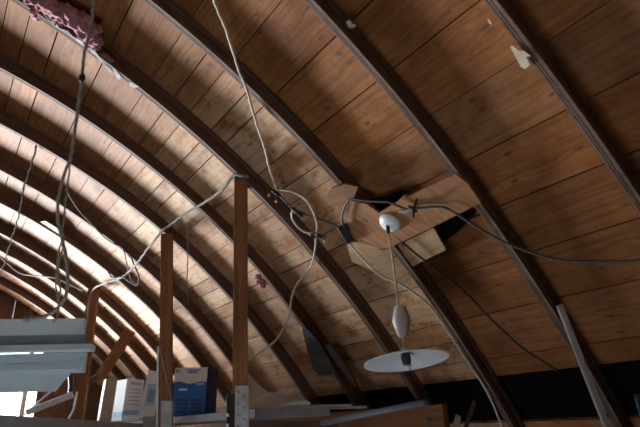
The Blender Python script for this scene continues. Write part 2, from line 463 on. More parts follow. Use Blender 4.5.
# ------------------------------------------------------------------ ribs
ORD = ['rightmost dark wooden roof rib, with a torn beige paper scrap',
       'second roof rib from the right, holding the right end of the patch board',
       'third roof rib from the right, passing behind the patch board and pendant lamp',
       'fourth roof rib from the right, with pink glass wool near its top',
       'fifth roof rib from the right, with the torn dark shingle near its foot',
       'sixth roof rib from the right, met by the middle wooden post',
       'seventh roof rib from the right, bare and dark between paler boards',
       'eighth roof rib from the right, carrying a pale splinter of wood',
       'ninth roof rib from the right, at the top of the short post',
       'tenth roof rib from the right, just above the white ridged panels',
       'eleventh roof rib from the right, second last before the gable',
       'last thin roof rib before the dark gable wall']
def rib_x(k): return None
for k, y in enumerate(RIBY):
    q = RIBQ[k]
    root = thing('roof_rib', Vector((*([0, 0]), 0)), ORD[k], 'roof rib', 'laminated ribs of the arched roof')
    xr, zr = curve(5.2)
    root.location = (xr, y * U, zr)
    W = 0.044
    tone = (0.35 + 0.4 * R(), 0.15 * R() + (0.45 if k < 3 else 0), 0, 1)
    # three bent boards stacked to the depth of the rib
    cuts = [0.0, 0.34, 0.68, 1.0]
    for ply in range(3):
        mb = MB(); rings = []; us = []; s = 0; last = None
        jw = [(R() - .5) * 0.0045 for _ in range(4)]
        for i in range(0, 113):
            x = XA - 7.6 + 15.2 * i / 112
            xx = abs(x - XA) + XA
            d0 = q[2] + q[1] * (xx - 2.2) + q[0] * (xx - 2.2) ** 2 if x > XA else 0
            d0 = max(-0.035, min(0.03, d0)) * min(1, max(0, (x - XA) / 1.5)) if x > XA else 0
            wv = 0.004 * math.sin(xx * 3.1 + k * 1.7 + ply)
            a = d0 + (ROOF - d0) * cuts[ply] + (0 if ply == 0 else 0.004) + wv * (0.5 if ply < 2 else 0)
            b = d0 + (ROOF - d0) * cuts[ply + 1] - (0.001 if ply == 2 else 0)
            yc = (y + RIBB[k] * ((x if x > XA else XA) - 2)) * U
            p, p2 = curve(x, a), curve(x, b)
            y_a, y_b = yc - W + jw[0] + (0.003 if ply == 1 else 0), yc - 0.012 + 0.007 * ply
            if ply == 0:
                g1, g2 = y_b - 0.009, y_b - 0.018
                pg = curve(x, a + 0.014)
                bot = [(p[0], y_a, p[1]), (p[0], g2 - .0015, p[1]), (pg[0], g2, pg[1]), (p[0], g2 + .0015, p[1]), (p[0], g1 - .0015, p[1]), (pg[0], g1, pg[1]), (p[0], g1 + .0015, p[1]), (p[0], y_b, p[1])]
            else: bot = [(p[0], y_a, p[1]), (p[0], y_b, p[1])]
            rings.append(bot + [(p2[0], y_b, p2[1]), (p2[0], y_a, p2[1])])
            if last: s += math.dist(last, p)
            last = p; us.append(s + ply * 7.3 + k * 13.1)
        vv = k * 3.7 + ply
        nb = len(rings[0]) - 2
        mb.grid(rings, us, [vv + W * i / (nb - 1) for i in range(nb)] + [vv + W + .03, vv + 2 * W + .03, vv + 2 * W + .06], tone)
        local(mb.build('lamination', M['rib']), root)

# ------------------------------------------------------------------ posts and shelf
SHELF = EYE + 0.085
PX = 1.205
def post(name, topx, topy, depth, wpx, d, label, down=0.0, tone=(0.5, 0, 0, 1), x=None):
    p = at(topx, topy, depth)
    root = thing(name, (p.x, p.y, 0), label, 'post', 'wooden posts under the ribs')
    return p, root
cams = math.atan2(-CF.x, CF.y)
def upright(px, py, depth, w_, d_, ztop_extra=0.0, yaw=0.0, zbot=0.0, tone=(0.5, 0, 0, 1)):
    p = at(px, py, depth)
    c, s = math.cos(yaw), math.sin(yaw)
    ax, ay = Vector((c, s, 0)), Vector((-s, c, 0))
    mb = MB()
    o = Vector((p.x, p.y, zbot)) - ax * w_ / 2
    mb.box(o, ax * w_, ay * d_, (0, 0, p.z + ztop_extra - zbot), tone)
    return p, ax, ay, mb

# tallest post
def leaning(px, py, depth, bx, by, w_, d_, yaw, tone):
    """post from its seen top to the floor, leaning sideways so its foot is seen on the line to (bx, by)"""
    p = at(px, py, depth)
    r = ray(bx, by); q = ORG + r * (p.y / r.y)
    dr = (q - p).normalized()
    c, s_ = math.cos(yaw), math.sin(yaw)
    ax, ay = Vector((c, s_, 0)), Vector((-s_, c, 0))
    def pos(z): return p + dr * ((z - p.z) / dr.z)
    mb = MB(); mb.box(pos(0) - ax * w_ / 2, pos(p.z + 0.02) - pos(0), ax * w_, ay * d_, tone)
    return p, ax, ay, pos, mb
P1, ax, ay, pos, mb = leaning(241, 172, 2.92, 240, 420, 0.074, 0.038, -0.50, (0.5, 0, 0, 1))
t1 = thing('wooden_post', pos(0), 'tall brown wooden post with a steel bracket at its foot, tied under a rib', 'post', 'wooden posts under the ribs')
local(mb.build('timber', M['post'], bevel=0.002), t1)
zt = at(243, 391, 2.86).z
LN = pos(zt) - pos(0.6)
o = pos(0.6) - ax * 0.024 - ay * 0.004
mb = MB()
mb.box(o, ax * 0.066, ay * 0.003, LN); mb.box(o + ax * 0.063, ax * 0.003, ay * 0.05, LN)
br = local(mb.build('steel_bracket', M['galv']), t1); br['label'] = 'galvanised steel angle bracket'
for i in range(5):
    for dx in (0.018, 0.046):
        c0 = o + LN + ax * dx - Vector((0, 0, 0.03 + i * 0.05 + (0.02 if dx > .03 else 0)))
        pts = [c0 + ax * 0.004 * math.cos(a) + Vector((0, 0, 0.004 * math.sin(a))) for a in [j * math.pi / 4 for j in range(8)]]
        mb = MB(); mb.prism(pts, -ay, 0.0012); bh = local(mb.build('bolt_hole', M['black_plastic']), t1)
zs = at(233, 399, 2.86).z
mb = MB(); o2 = pos(1.30) - ax * 0.064 - ay * 0.012
mb.box(o2, ax * 0.036, ay * 0.03, pos(zs) - pos(1.30))
sb = local(mb.build('terminal_strip', M['black_plastic'], bevel=0.003), t1); sb['label'] = 'black terminal strip with white clips'
for i in range(6):
    mb = MB(); mb.box(o2 + ax * (-0.003) - ay * 0.004 + Vector((0, 0, 0.03 + i * 0.045)), ax * 0.012, ay * 0.012, (0, 0, 0.014))
    local(mb.build('white_clip', M['white_plastic']), t1)

# middle post
P2, ax, ay, pos, mb = leaning(166.5, 236, 3.72, 165, 420, 0.082, 0.038, -0.55, (0.25, 0, 0, 1))
t2 = thing('wooden_post', pos(0), 'middle wooden post standing between the blue box and the white boxes', 'post', 'wooden posts under the ribs')
local(mb.build('timber', M['post'], bevel=0.002), t2)
zt = at(166, 404, 3.7).z
LN = pos(zt) - pos(0.6)
mb = MB(); o = pos(0.6) - ax * 0.026 - ay * 0.004
mb.box(o, ax * 0.07, ay * 0.003, LN); mb.box(o + ax * .067, ax * 0.003, ay * 0.05, LN)
local(mb.build('steel_bracket', M['galv']), t2)['label'] = 'galvanised steel angle bracket'
mb = MB(); zt2 = at(159, 352, 3.7).z
mb.box(pos(0.6) - ax * 0.054 - ay * 0.010, ax * 0.012, ay * 0.03, pos(zt2) - pos(0.6))  # narrow white strip down the post's left edge
local(mb.build('white_edge_strip', M['white_plastic']), t2)['label'] = 'narrow white strip down the left edge'
mb = MB()
tube_mb(mb, [pos(zt2) - ax * 0.040 - ay * 0.006, pos(zt) + ax * 0.042 - ay * 0.006], 0.005, n=1); local(mb.build('diagonal_strap', M['gray_wood']), t2)

# short braced post, far left
p, ax, ay, mb = upright(93, 289, 5.18, 0.105, 0.05, 0.0, yaw=-0.60, tone=(0.0, 0, 0, 1))  # tone lowered to put the shade on this post into its colour
t3 = thing('wooden_post', (p.x, p.y, 0), 'short dark post at left, behind the white panels, with a diagonal brace', 'post', 'wooden posts under the ribs')
local(mb.build('timber', M['post'], bevel=0.002), t3)
P3 = p
# its brace
a, b = at(130, 331, 5.05), at(96, 383, 5.05)
dr = (a - b).normalized(); sd = dr.cross(CF).normalized()
mb = MB(); mb.box(b - sd * 0.05, (a - b), sd * 0.10, CF * 0.04, (0.3, 0, 0, 1))
tag(mb.build('diagonal_brace', M['post'], bevel=0.002), 'short wooden brace board slanting up behind the white boxes', 'brace')
a, b = at(97, 377, 4.95), at(68, 393, 4.9)
dr = (a - b).normalized(); sd = dr.cross(CF).normalized()
mb = MB(); mb.box(b - sd * 0.035, (a - b), sd * 0.06, CF * 0.03, (0.1, 0, 0, 1))
tag(mb.build('dark_stick', M['rib']), 'short dark stick slanting down left of the brace foot', 'stick')

# shelf ledger on the ribs, right end by the pendant
def beam(name, a, b, h, th, mat, label, cat, tone=(0.5, 0, 0, 1), group=None):
    """plank from a to b (top edge), h tall, th thick"""
    a, b = Vector(a), Vector(b)
    d = b - a; sd = Vector((d.y, -d.x, 0)).normalized() * th
    mb = MB(); mb.box(a - Vector((0, 0, h)), d, sd, (0, 0, h), tone)
    return tag(mb.build(name, mat, bevel=0.002), label, cat, group)
a = at(442, 404, 2.78); b = Vector((a.x + 0.02, 6.6, a.z))
lg = thing('shelf_ledger', a, 'brown ledger beam at the bottom centre under the grey pipe', 'beam')
mb = MB(); mb.box(a - Vector((0, 0, 0.14)), b - a, (0.04, 0, 0), (0, 0, 0.14), (0.15, 0, 0, 1))
local(mb.build('timber', M['post'], bevel=0.003), lg)
c0 = at(424, 420.5, 2.80)
lathe('bolt_head', [(0.0, 0.012), (0.011, 0.011), (0.013, 0.006), (0.013, -0.03)], Vector((a.x - 0.001, c0.y, c0.z)), (-1, 0, 0), M['blue_metal'], None)
bo = bpy.data.objects['bolt_head']; local(bo, lg); bo['label'] = 'blue bolt head'
ZL = a.z

# made-up hatch frame added around the floor fill lamp
mb = MB()
for o_, e1, e2 in (((0.02, 1.05, 0), (1.06, 0, 0), (0, .08, 0)), ((0.02, 2.37, 0), (1.06, 0, 0), (0, .08, 0)), ((0.02, 1.13, 0), (.08, 0, 0), (0, 1.24, 0)), ((1.0, 1.13, 0), (.08, 0, 0), (0, 1.24, 0))):
    mb.box(o_, e1, e2, (0, 0, 0.04), (0.4, 0, 0, 1))
struct(mb.build('fill_lamp_trim', M['post']))
# made-up window frame on the unseen left slope, around the side fill lamp
fill_root = struct(bpy.data.objects.new('fill_lamp_frame', None)); C.objects.link(fill_root); fill_root.location = (-4.95, 1.2, EYE - 0.75)
mb = MB()
dz_ = Vector((0.42, 0, 0.9)).normalized()
o = Vector((-4.98, -0.35, EYE - 0.75)) - dz_ * 0.5
for oo, e1, e2 in ((o, Vector((0, 3.1, 0)), dz_ * 0.05), (o + dz_ * 0.95, Vector((0, 3.1, 0)), dz_ * 0.05), (o, Vector((0, 0.05, 0)), dz_), (o + Vector((0, 3.05, 0)), Vector((0, 0.05, 0)), dz_), (o + Vector((0, 1.5, 0)), Vector((0, 0.05, 0)), dz_)):
    mb.box(oo, e1, e2, Vector((0.9, 0, -0.42)) * 0.04)
local(mb.build('window_frame', M['white_plastic']), fill_root)

# ------------------------------------------------------------------ patch boards over the third rib
def plate(name, pix, off, th, mat, label=None, cat=None, parent=None, tone=(0.5, 0, 0, 1), kind=None):
    """flat piece whose outline is seen at pix, lying off (rib units) from the inner rib face; th thick outwards"""
    pts = [onroof(x, y, off if not isinstance(off, (list, tuple)) else off[i]) for i, (x, y) in enumerate(pix)]
    c = sum(pts, Vector()) / len(pts)
    n = Vector()
    for i in range(len(pts)): n += (pts[i] - c).cross(pts[(i + 1) % len(pts)] - c)
    n.normalize()
    # flatten on the mean plane along the line of sight
    q = []
    for p in pts:
        d = (p - ORG); q.append(ORG + d * ((c - ORG).dot(n) / d.dot(n)))
    if n.dot(c - ORG) < 0: n = -n; q.reverse()
    mb = MB(); mb.prism(q, n, th, tone)
    o = mb.build(name, mat, parent)
    if label: tag(o, label, cat)
    return o
plate('patch_board', [(353, 201), (345, 226), (360, 243), (382, 249), (391, 247), (441, 223), (481, 203), (468, 184), (455, 174), (430, 186), (408, 197), (404, 196), (396, 203), (388, 208), (379, 213), (366, 204)],
      -0.012, 0.018, M['patch'], 'large brown patch board carrying the white ceiling rose, between two ribs', 'board', tone=(0.5, 0, 0, 1))
plate('patch_board', [(331, 188), (345, 184), (358, 187), (354, 197), (349, 202), (346, 212), (341, 213), (337, 206), (332, 204), (326, 196)],
      -0.02, 0.012, M['post'], 'small reddish scrap board with a jagged edge, above the black switch box', 'board', tone=(0.3, 0, 0, 1))
plate('patch_board', [(404, 242), (433, 227), (446, 250), (421, 262), (411, 268), (402, 266)], 0.03, 0.01, M['pale_patch'],
      'pale square of plywood just right below the white ceiling rose', 'board', tone=(0.35, 0, 0, 1))
plate('patch_board', [(346, 243), (360, 242), (384, 250), (402, 243), (406, 262), (392, 270), (372, 270), (352, 262)], 0.04, 0.012, M['pale_patch'],
      'wide tan board below the black switch box, under the ceiling rose', 'board', tone=(0.10, 0, 0, 1))
# black sheets standing in for the dark gap between patch board and roof
plate('dark_gap_patch', [(372, 200), (384, 196), (402, 190), (406, 196), (400, 204), (390, 208), (378, 211)], 0.09, 0.006, M['dark_gap'],
      'ragged black sheet standing in for the dark gap above the white ceiling rose', 'dark gap')
plate('dark_gap_patch', [(432, 229), (446, 222), (470, 209), (476, 214), (458, 232), (446, 240), (440, 243)], 0.11, 0.006, M['dark_gap'],
      'ragged black sheet standing in for the dark gap under the lower edge of the large patch board', 'dark gap')

# ------------------------------------------------------------------ pendant lamp
RO = onroof(390, 222, -0.014)
nx = Vector((-0.62, 0.05, -0.80)).normalized()
pl = thing('pendant_lamp', RO, 'white pendant lamp hanging on a cord from a round ceiling rose', 'lamp')
local(lathe('ceiling_rose', [(0, 0.030), (0.012, 0.0295), (0.034, 0.026), (0.049, 0.017), (0.055, 0.006), (0.056, -0.002), (0, -0.002)], RO, nx, M['enamel']), pl)
g0 = RO + nx * 0.03 + Vector((0.002, 0, -0.004))
local(lathe('cord_grip', [(0.0, 0.012), (0.008, 0.012), (0.009, -0.02), (0.006, -0.036), (0, -0.036)], g0, (0, 0, 1), M['black_plastic'], k=16), pl)
TOP = g0 - Vector((0, 0, 0.03))
dl = depth_of(TOP)
def plumb_to(py):
    """point straight below TOP at picture height py"""
    lo, hi = 0.0, 1.6
    for _ in range(40):
        m = (lo + hi) / 2; p = TOP - Vector((0, 0, m)) - ORG
        y = 213.5 + FPX * p.dot(CD) / p.dot(CF)
        if y < py: lo = m
        else: hi = m
    return TOP - Vector((0, 0, lo)) + CR * (0.045 * lo)
w0, w1, s0 = plumb_to(306), plumb_to(337), plumb_to(354)
local(tube('hanging_cord', [TOP, plumb_to(265) + Vector((0.004, 0, 0)), w0], 0.0042, M['white_cord']), pl)
h = (w0 - w1).length
wt = lathe('counterweight', [(0.0, h * .99), (0.024, h * .99), (0.027, h * 0.95), (0.041, h * 0.56), (0.042, h * 0.52), (0.041, h * 0.47), (0.024, h * 0.04), (0.021, 0), (0, 0)], w1, (0, 0, 1), M['enamel'], k=8)
wt['label'] = 'white eight-sided counterweight'
local(wt, pl)
local(tube('lower_cord', [w1, plumb_to(345), s0], 0.0045, M['white_cord']), pl)
sax = (Vector((0, 0, 1)) + CF * 0.15 + CR * -0.06).normalized()      # the shade hangs a little askew
RC = plumb_to(361)
SR = 0.188
prof = [(0.030, 0.040), (0.05, 0.036), (SR * 0.6, 0.022), (SR * 0.97, 0.002), (SR, 0.0), (SR * 1.0, -0.003), (SR * 0.97, -0.001), (SR * 0.6, 0.018), (0.05, 0.031), (0.030, 0.034)]
local(lathe('lamp_shade', prof, RC, sax, M['enamel'], k=64), pl)
local(lathe('shade_cap', [(0, 0.060), (0.012, 0.058), (0.022, 0.046), (0.034, 0.034), (0, 0.033)], RC, sax, M['white_plastic'], k=24), pl)
so = lathe('bulb_socket', [(0, 0.034), (0.020, 0.032), (0.022, 0.010), (0.019, -0.004), (0.018, -0.014), (0.012, -0.017), (0, -0.014)], RC, sax, M['black_plastic'], k=20)
so['label'] = 'empty black bulb socket'; local(so, pl)
mb = MB()
for i in range(5):
    a = i * 2 * math.pi / 5
    tube_mb(mb, [RC + CR * 0.012 * math.cos(a) + CF * 0.012 * math.sin(a) - sax * 0.012, RC + CR * 0.02 * math.cos(a) + CF * 0.012 * math.sin(a) - sax * (0.018 + 0.012 * R())], 0.0028, n=1, k=6)
tube_mb(mb, [RC + CR * 0.006 - sax * 0.014, RC + CR * 0.010 - sax * 0.040], 0.005, n=1, k=6)
local(mb.build('socket_contacts', M['galv']), pl)

# ------------------------------------------------------------------ cables
def cable(name, pix, r, mat, label, off=-0.05, depth=None, cat='cable', wob=0.0, n=6, parent=None, k=8):
    """pix: (x, y) on the ribs, (x, y, 'off') or (x, y, metres) along the line of sight"""
    pts = []
    for q in pix:
        if len(q) == 3: pts.append(at(*q))
        elif depth: pts.append(at(q[0], q[1], depth))
        else: pts.append(onroof(q[0], q[1], off))
    mb = MB(); tube_mb(mb, pts, r, n=n, wob=wob, k=k)
    o = mb.build(name, mat, parent)
    if label: tag(o, label, cat)
    return o
cable('cable', [(211, -14), (215, 2), (226, 30), (238, 68), (242, 78), (247, 90), (254, 116), (263, 142), (269, 166), (277, 190)], 0.0062, M['white_cord'],
      'pale cable hanging from the top centre of the roof down to the knotted joint', off=-0.04, wob=0.004)
cable('cable', [(277, 190), (290, 191), (304, 198), (312, 209), (317, 224), (316, 236)], 0.0062, M['white_cord'],
      'pale cable curving from the upper joint to the joint left of the black switch', off=-0.05)
cable('cable', [(292, 211), (292, 218), (297, 226), (305, 232), (315, 233)], 0.0062, M['white_cord'],
      'short pale loop hanging between the two lower joints on the rib', off=-0.045)
cable('cable', [(278, 194, ), (289, 205), (297, 212), (316, 218), (334, 225), (345, 233)], 0.0055, M['dark_cord'],
      'dark cable between the upper joint and the black switch box', off=-0.03)
cable('cable', [(316, 236), (315, 250), (312, 263), (309, 270), (297, 284, 3.1), (292, 297, 3.07), (288, 318, 3.03), (276, 340, 2.98), (256, 355, 2.94), (243, 364, 2.86), (235, 378, 2.83), (233, 392, 2.83), (231, 402, 2.83)], 0.0058, M['white_cord'],
      'pale cable drooping from the rib to the foot of the tallest post', off=-0.05)
cable('cable', [(344, 228), (342, 217), (346, 204), (352, 199), (370, 201), (388, 202), (398, 206), (406, 209), (416, 208), (440, 207), (455, 213), (475, 226), (500, 240), (530, 252), (562, 260), (600, 262), (640, 260), (690, 251), (780, 228), (900, 190)], 0.0058, M['dark_cord'],
      'long dusty black cable running from the switch box past the rose to the right', off=-0.05, wob=0.002)
cable('cable', [(391, 231), (402, 242), (420, 257), (440, 272), (465, 292), (490, 318), (520, 346), (544, 362), (558, 371)], 0.0055, M['black_cord'],
      'thin black cable running from the ceiling rose diagonally down to the right', off=-0.005)
cable('cable', [(349, 242), (360, 256), (380, 275), (400, 284), (420, 297), (434, 311), (450, 335), (465, 358), (480, 380), (492, 402), (502, 427), (508, 445)], 0.0056, M['white_cord'],
      'pale cable running from the switch box down the third rib to the bottom edge', off=-0.035, wob=0.002)
cable('cable', [(248, 177, 2.86), (242, 175, 2.85), (233, 176, 2.88), (222, 190, 3.0), (205, 202, 3.2), (185, 214, 3.4), (170, 225, 3.55), (160, 233, 3.63), (150, 246, 3.8), (138, 262, 4.1), (130, 271, 4.3), (120, 278, 4.5), (105, 283, 4.8), (94, 289, 5.05), (89, 303, 5.05), (88, 330, 5.05), (88, 345, 5.0), (94, 353, 5.0)], 0.0085, M['grey_cord'],
      'grey cable looping from the tallest post past the middle post to the short one', wob=0.006)
cable('cable', [(108, 272, 4.6), (113, 278, 4.5), (122, 277, 4.4), (129, 281, 4.35), (137, 285, 4.3), (139, 277, 4.25), (134, 265, 4.2), (131, 257, 4.2)], 0.007, M['grey_cord'],
      'tangled grey cable end hooked on the slack cable between middle and short posts')
cable('wire', [(66, 189), (72, 200), (82, 214), (92, 224), (104, 237), (114, 244), (123, 249), (127, 265), (131, 279), (136, 284)], 0.0052, M['grey_cord'],
      'thin wire slanting down the left ribs towards the tangled cable end', off=-0.03, cat='wire')
cable('wire', [(36, 146), (31, 165), (24, 186), (21, 202), (17, 222), (12, 238), (6, 258), (0, 276), (-5, 290)], 0.006, M['old_wire'],
      'knotted dark wire hanging at the far left edge', off=-0.06, cat='wire', wob=0.012)
cable('wire', [(-4, 252), (6, 262), (20, 273), (38, 276), (55, 278), (75, 287), (84, 291)], 0.007, M['grey_cord'],
      'thin slack wire crossing the lower left ribs towards the short post', off=-0.06, cat='wire')
cable('string', [(188, 222), (188, 250), (187, 280), (188, 304)], 0.0035, M['grey_cord'],
      'thin string hanging straight down between the two taller posts', depth=depth_of(onroof(188, 224, -0.06)), cat='string', wob=0.004)
# hanging rope with its strands at the left
rp = thing('hanging_rope', at(94, -10, 1.8), 'grey rope hanging at left with a dark knot and a looped end', 'rope')
def strand(nm, pix, r, mat='rope', **kw):
    return local(cable(nm, pix, r, M[mat], None, depth=1.78, **kw), rp)
strand('main_strand', [(96, -30), (94, 0), (90, 30), (84, 55), (82, 78), (79, 100), (75, 130), (71, 155), (62, 182), (58, 204), (58, 222), (62, 238)], 0.0052, wob=0.003)
strand('looped_strand', [(61, 233), (65, 252), (68, 275), (66, 295), (58, 308), (45, 316), (27, 319)], 0.0062, wob=0.004)
strand('thin_strand', [(84, 75), (77, 120), (70, 165), (65, 205), (62, 236), (57, 262), (56, 285), (59, 305), (57, 318), (53, 323)], 0.003, wob=0.003)
strand('frayed_strand', [(60, 225), (63, 245), (58, 268), (60, 290), (58, 300)], 0.0035, wob=0.004)
kn = lathe('knot', [(0, 0.016), (0.008, 0.013), (0.011, 0.004), (0.010, -0.006), (0.006, -0.014), (0, -0.016)], at(82, 78, 1.775), (0.2, 0.1, 1), M['black_cord'], k=14); local(kn, rp)
kn = lathe('bound_end', [(0, 0.013), (0.009, 0.011), (0.0125, 0.003), (0.0115, -0.006), (0.006, -0.012), (0, -0.013)], at(27, 319, 1.78), CR, M['rope'], k=14); local(kn, rp)

# switch box, clip and joints
p = onroof(346, 234, -0.05)
sw = thing('switch_box', p, 'small black inline switch box on the cable left of the ceiling rose', 'switch')
ca = (onroof(351, 243, -0.05) - onroof(342, 227, -0.05)); ln = ca.length; ca.normalize()
vs_ = ca.cross(CF).normalized(); vd = ca.cross(vs_)
mb = MB(); mb.box(p - ca * ln / 2 - vs_ * 0.024 - vd * 0.012, ca * ln, vs_ * 0.048, vd * 0.024)
local(mb.build('housing', M['black_plastic'], bevel=0.005), sw)
tow = -vd if vd.dot(CF) > 0 else vd
lathe('rocker', [(0, 0.018), (0.008, 0.017), (0.010, 0.010), (0, 0.009)], p + ca * 0.004, tow, M['dark_cord'], k=16); local(bpy.data.objects['rocker'], sw)
p = onroof(414, 209, -0.06)
cc = thing('cable_clip', p, 'black cross-shaped cable tie with a white tube beside the ceiling rose', 'clip')
for k, (dx, dy) in enumerate(((4, -14), (-1, 9), (-6, -3), (3, 3))):
    local(tube('tie_arm', [p, at(414 + dx * .5, 209 + dy * .5, depth_of(p) - 0.004), at(414 + dx, 209 + dy, depth_of(p) - 0.002)], lambda t: 0.0085 - 0.004 * t, M['black_plastic'], k=8, n=3), cc)
local(tube('white_tube', [at(399, 211, depth_of(p)), at(405, 211.5, depth_of(p) - .005), at(411, 209, depth_of(p))], 0.007, M['white_plastic']), cc)
def joint(x, y, off, label, arms, s=1.0):
    p = onroof(x, y, off); d = depth_of(p)
    t = thing('wire_joint', p, label, 'wire joint')
    lumps = MB()
    tube_mb(lumps, [at(x - 4 * s, y - 3 * s, d), at(x, y, d - 0.01), at(x + 4 * s, y + 3 * s, d)], 0.012 * s, n=4)
    local(lumps.build('taped_splice', M['black_cord']), t)
    for dx, dy, yel in arms:
        e = at(x + dx, y + dy, d - 0.01)
        local(tube('wire_end', [p, (p + e) / 2 + Vector((0, 0, .004)), e], 0.004, M['dark_cord'], k=6, n=3), t)
        if yel: local(lathe('wire_cap', [(0, .010), (.006, .008), (.007, -.004), (0, -.008)], e, CD, M['paper'], k=10), t)
    return t
joint(276, 193, -0.05, 'dark taped wire joint with pale wire caps, uppermost on the rib', ((-7, 2, 1), (0, 8, 1), (2, -6, 0)), 0.8)
joint(297, 212, -0.045, 'lumpy dark taped joint halfway between the upper joint and the switch', ((-5, -4, 0), (6, 5, 0), (8, 1, 0)), 1.1)
joint(318, 235, -0.045, 'frayed dark wire joint, lowest of the three on the rib', ((8, 2, 0), (7, 6, 1), (-8, -1, 1), (-4, 4, 0)), 0.7)

# ------------------------------------------------------------------ scraps on the ribs
def scrap(name, pix, off, th, mat, label, cat, tone=(0.5, 0, 0, 1)): return plate(name, pix, off, th, M[mat], label, cat, tone=tone)
scrap('paper_scrap', [(510, 46), (513, 46), (519, 51), (524, 51), (531, 56), (526, 57), (530, 65), (525, 69), (521, 67), (515, 56)], -0.012, 0.002, 'paper', 'torn beige paper scrap stuck on the rightmost rib', 'paper scrap')
scrap('paper_scrap', [(346, 21), (350, 20), (352, 24), (356, 25), (354, 28), (348, 28)], 0.06, 0.002, 'paper', 'small yellowish paper scrap near the top of the second rib', 'paper scrap')
scrap('paper_scrap', [(487, 18), (490, 21), (492, 25), (489, 23)], 0.12, 0.002, 'paper', 'tiny pale paper scrap on the roof boards left of the rightmost rib', 'paper scrap')
scrap('tar_shingle', [(302, 329), (305, 327), (311, 333), (320, 344), (328, 357), (335, 369), (336, 373), (327, 376), (318, 375), (312, 366), (307, 350)], -0.02, 0.012, 'tar', 'torn dark grey tar shingle wedged beside the fifth rib', 'shingle')
scrap('splintered_wood', [(325, 346), (331, 345), (340, 357), (350, 372), (357, 386), (352, 385), (344, 374), (335, 362)], -0.02, 0.014, 'rib', 'dark splintered strip of wood right of the torn shingle', 'wood strip', tone=(0.0, 0, 0, 1))
scrap('splintered_wood', [(39, 222), (45, 221), (52, 225), (58, 229), (63, 235), (66, 240), (60, 238), (55, 241), (49, 234), (43, 229)], 0.02, 0.006, 'pale_patch', 'pale splinter of wood on the eighth rib at far left', 'wood strip')

def fluff(name, lumps, mat, label, cat, depth_off, seed):
    rnd = random.Random(seed)
    import bmesh
    bm = bmesh.new()
    for (x, y, r) in lumps:
        c = onroof(x, y, depth_off)
        rr = r / FPX * depth_of(c)
        mat4 = Matrix.Translation(c) @ Matrix.Diagonal((1, 1, 0.8, 1))
        g = bmesh.ops.create_icosphere(bm, subdivisions=4, radius=rr, matrix=mat4)
        ph = [rnd.random() * 9 for _ in range(6)]
        for v in g['verts']:
            d = (v.co - c)
            n = d.normalized()
            k = 1 + 0.28 * math.sin(n.x * 5 + ph[0]) * math.sin(n.y * 6 + ph[1]) + 0.22 * math.sin(n.z * 11 + ph[2]) * math.sin(n.x * 13 + ph[3]) + 0.10 * math.sin(n.y * 27 + ph[4]) * math.sin(n.z * 25 + ph[5]) + (rnd.random() - .5) * 0.10
            v.co = c + d * k
    me = bpy.data.meshes.new(name); bm.to_mesh(me); bm.free()
    me.polygons.foreach_set('use_smooth', [True] * len(me.polygons))
    o = put(name, me, None, M[mat])
    r = o.modifiers.new('merge', 'REMESH'); r.mode = 'VOXEL'; r.voxel_size = 0.006; r.use_smooth_shade = True
    return tag(o, label, cat)
fluff('insulation_wool', [(30, -4, 9), (42, 2, 9), (36, 12, 6), (38, 17, 5), (52, 7, 9), (60, 13, 10), (58, 23, 5), (70, 16, 11), (80, 22, 11), (88, 30, 11), (93, 38, 9), (95, 45, 6)], 'pink', 'large tuft of pink glass wool insulation on the rib at top left', 'insulation', 0.02, 3)
fluff('insulation_wool', [(104, 57, 5), (110, 62, 5), (113, 69, 4)], 'pink', 'small pinkish tuft of glass wool below the large one', 'insulation', 0.03, 5)
fluff('insulation_wool', [(258, 277, 3.5), (261, 282, 4), (263, 286, 3)], 'pink', 'tiny pale pink tuft of glass wool on the roof boards right of the tallest post', 'insulation', 0.10, 8)
scrap('film_strip', [(44, 14), (50, 21), (56, 23), (59, 28), (68, 31), (72, 36), (82, 41), (85, 46), (94, 50), (100, 58), (108, 65), (111, 71), (107, 69), (103, 65), (97, 57), (92, 53), (88, 48), (80, 44), (76, 40), (69, 35), (62, 31), (55, 27), (51, 24)], -0.015, 0.003, 'foil', 'torn silvery vapour film strip along the rib under the pink wool', 'film')
scrap('film_strip', [(112, 66), (117, 71), (122, 78), (119, 80), (114, 74)], -0.02, 0.003, 'foil', 'small curled silvery film scrap below the pink wool', 'film')
scrap('film_strip', [(129, 82), (134, 83), (139, 87), (134, 88), (130, 86)], -0.02, 0.003, 'foil', 'last tiny silvery film scrap down the same rib', 'film')

# ------------------------------------------------------------------ stick at right
a, b = at(559.5, 305, 2.03), at(606, 424, 1.98)
d = (b - a).normalized()
foot = a + d * ((a.z - 0.003) / -d.z)
sd = d.cross(CF).normalized(); tk = d.cross(sd)
mb = MB(); mb.box(a - sd * 0.0115 - tk * 0.01, foot - a, sd * 0.023, tk * 0.02, (0.7, 0.2, 0, 1), jit=0.0)
tag(mb.build('wooden_batten', M['gray_wood'], bevel=0.002), 'long grey wooden batten leaning upright at right against the second rib', 'batten')
p = at(640, 394, 2.0)
mb = MB(); mb.box(p + Vector((0.0, 0, -1.2 )) - CR * 0.02, CR * 0.30 - Vector((0, 0, CR.z * .3)), Vector((CF.x, CF.y, 0)) * 0.012, (0, 0, 1.2))
tag(mb.build('blue_panel', M['blue_metal'], bevel=0.004), 'dark blue painted panel just showing at the lower right edge', 'panel')

# ------------------------------------------------------------------ things on the shelf, centre bottom
def plank(name, p0, p1, h, dth, mat, label, cat, tone=(0.5, 0, 0, 1), group=None):
    """board whose near top edge runs p0-p1 (px, py, depth)"""
    a, b = at(*p0), at(*p1)
    d = b - a
    back = Vector((d.y, -d.x, 0)).normalized()
    if back.dot(CF) < 0: back = -back
    mb = MB(); mb.box(a - Vector((0, 0, h)), d, back * dth, (0, 0, h), tone)
    return tag(mb.build(name, M[mat], bevel=0.002), label, cat, group)
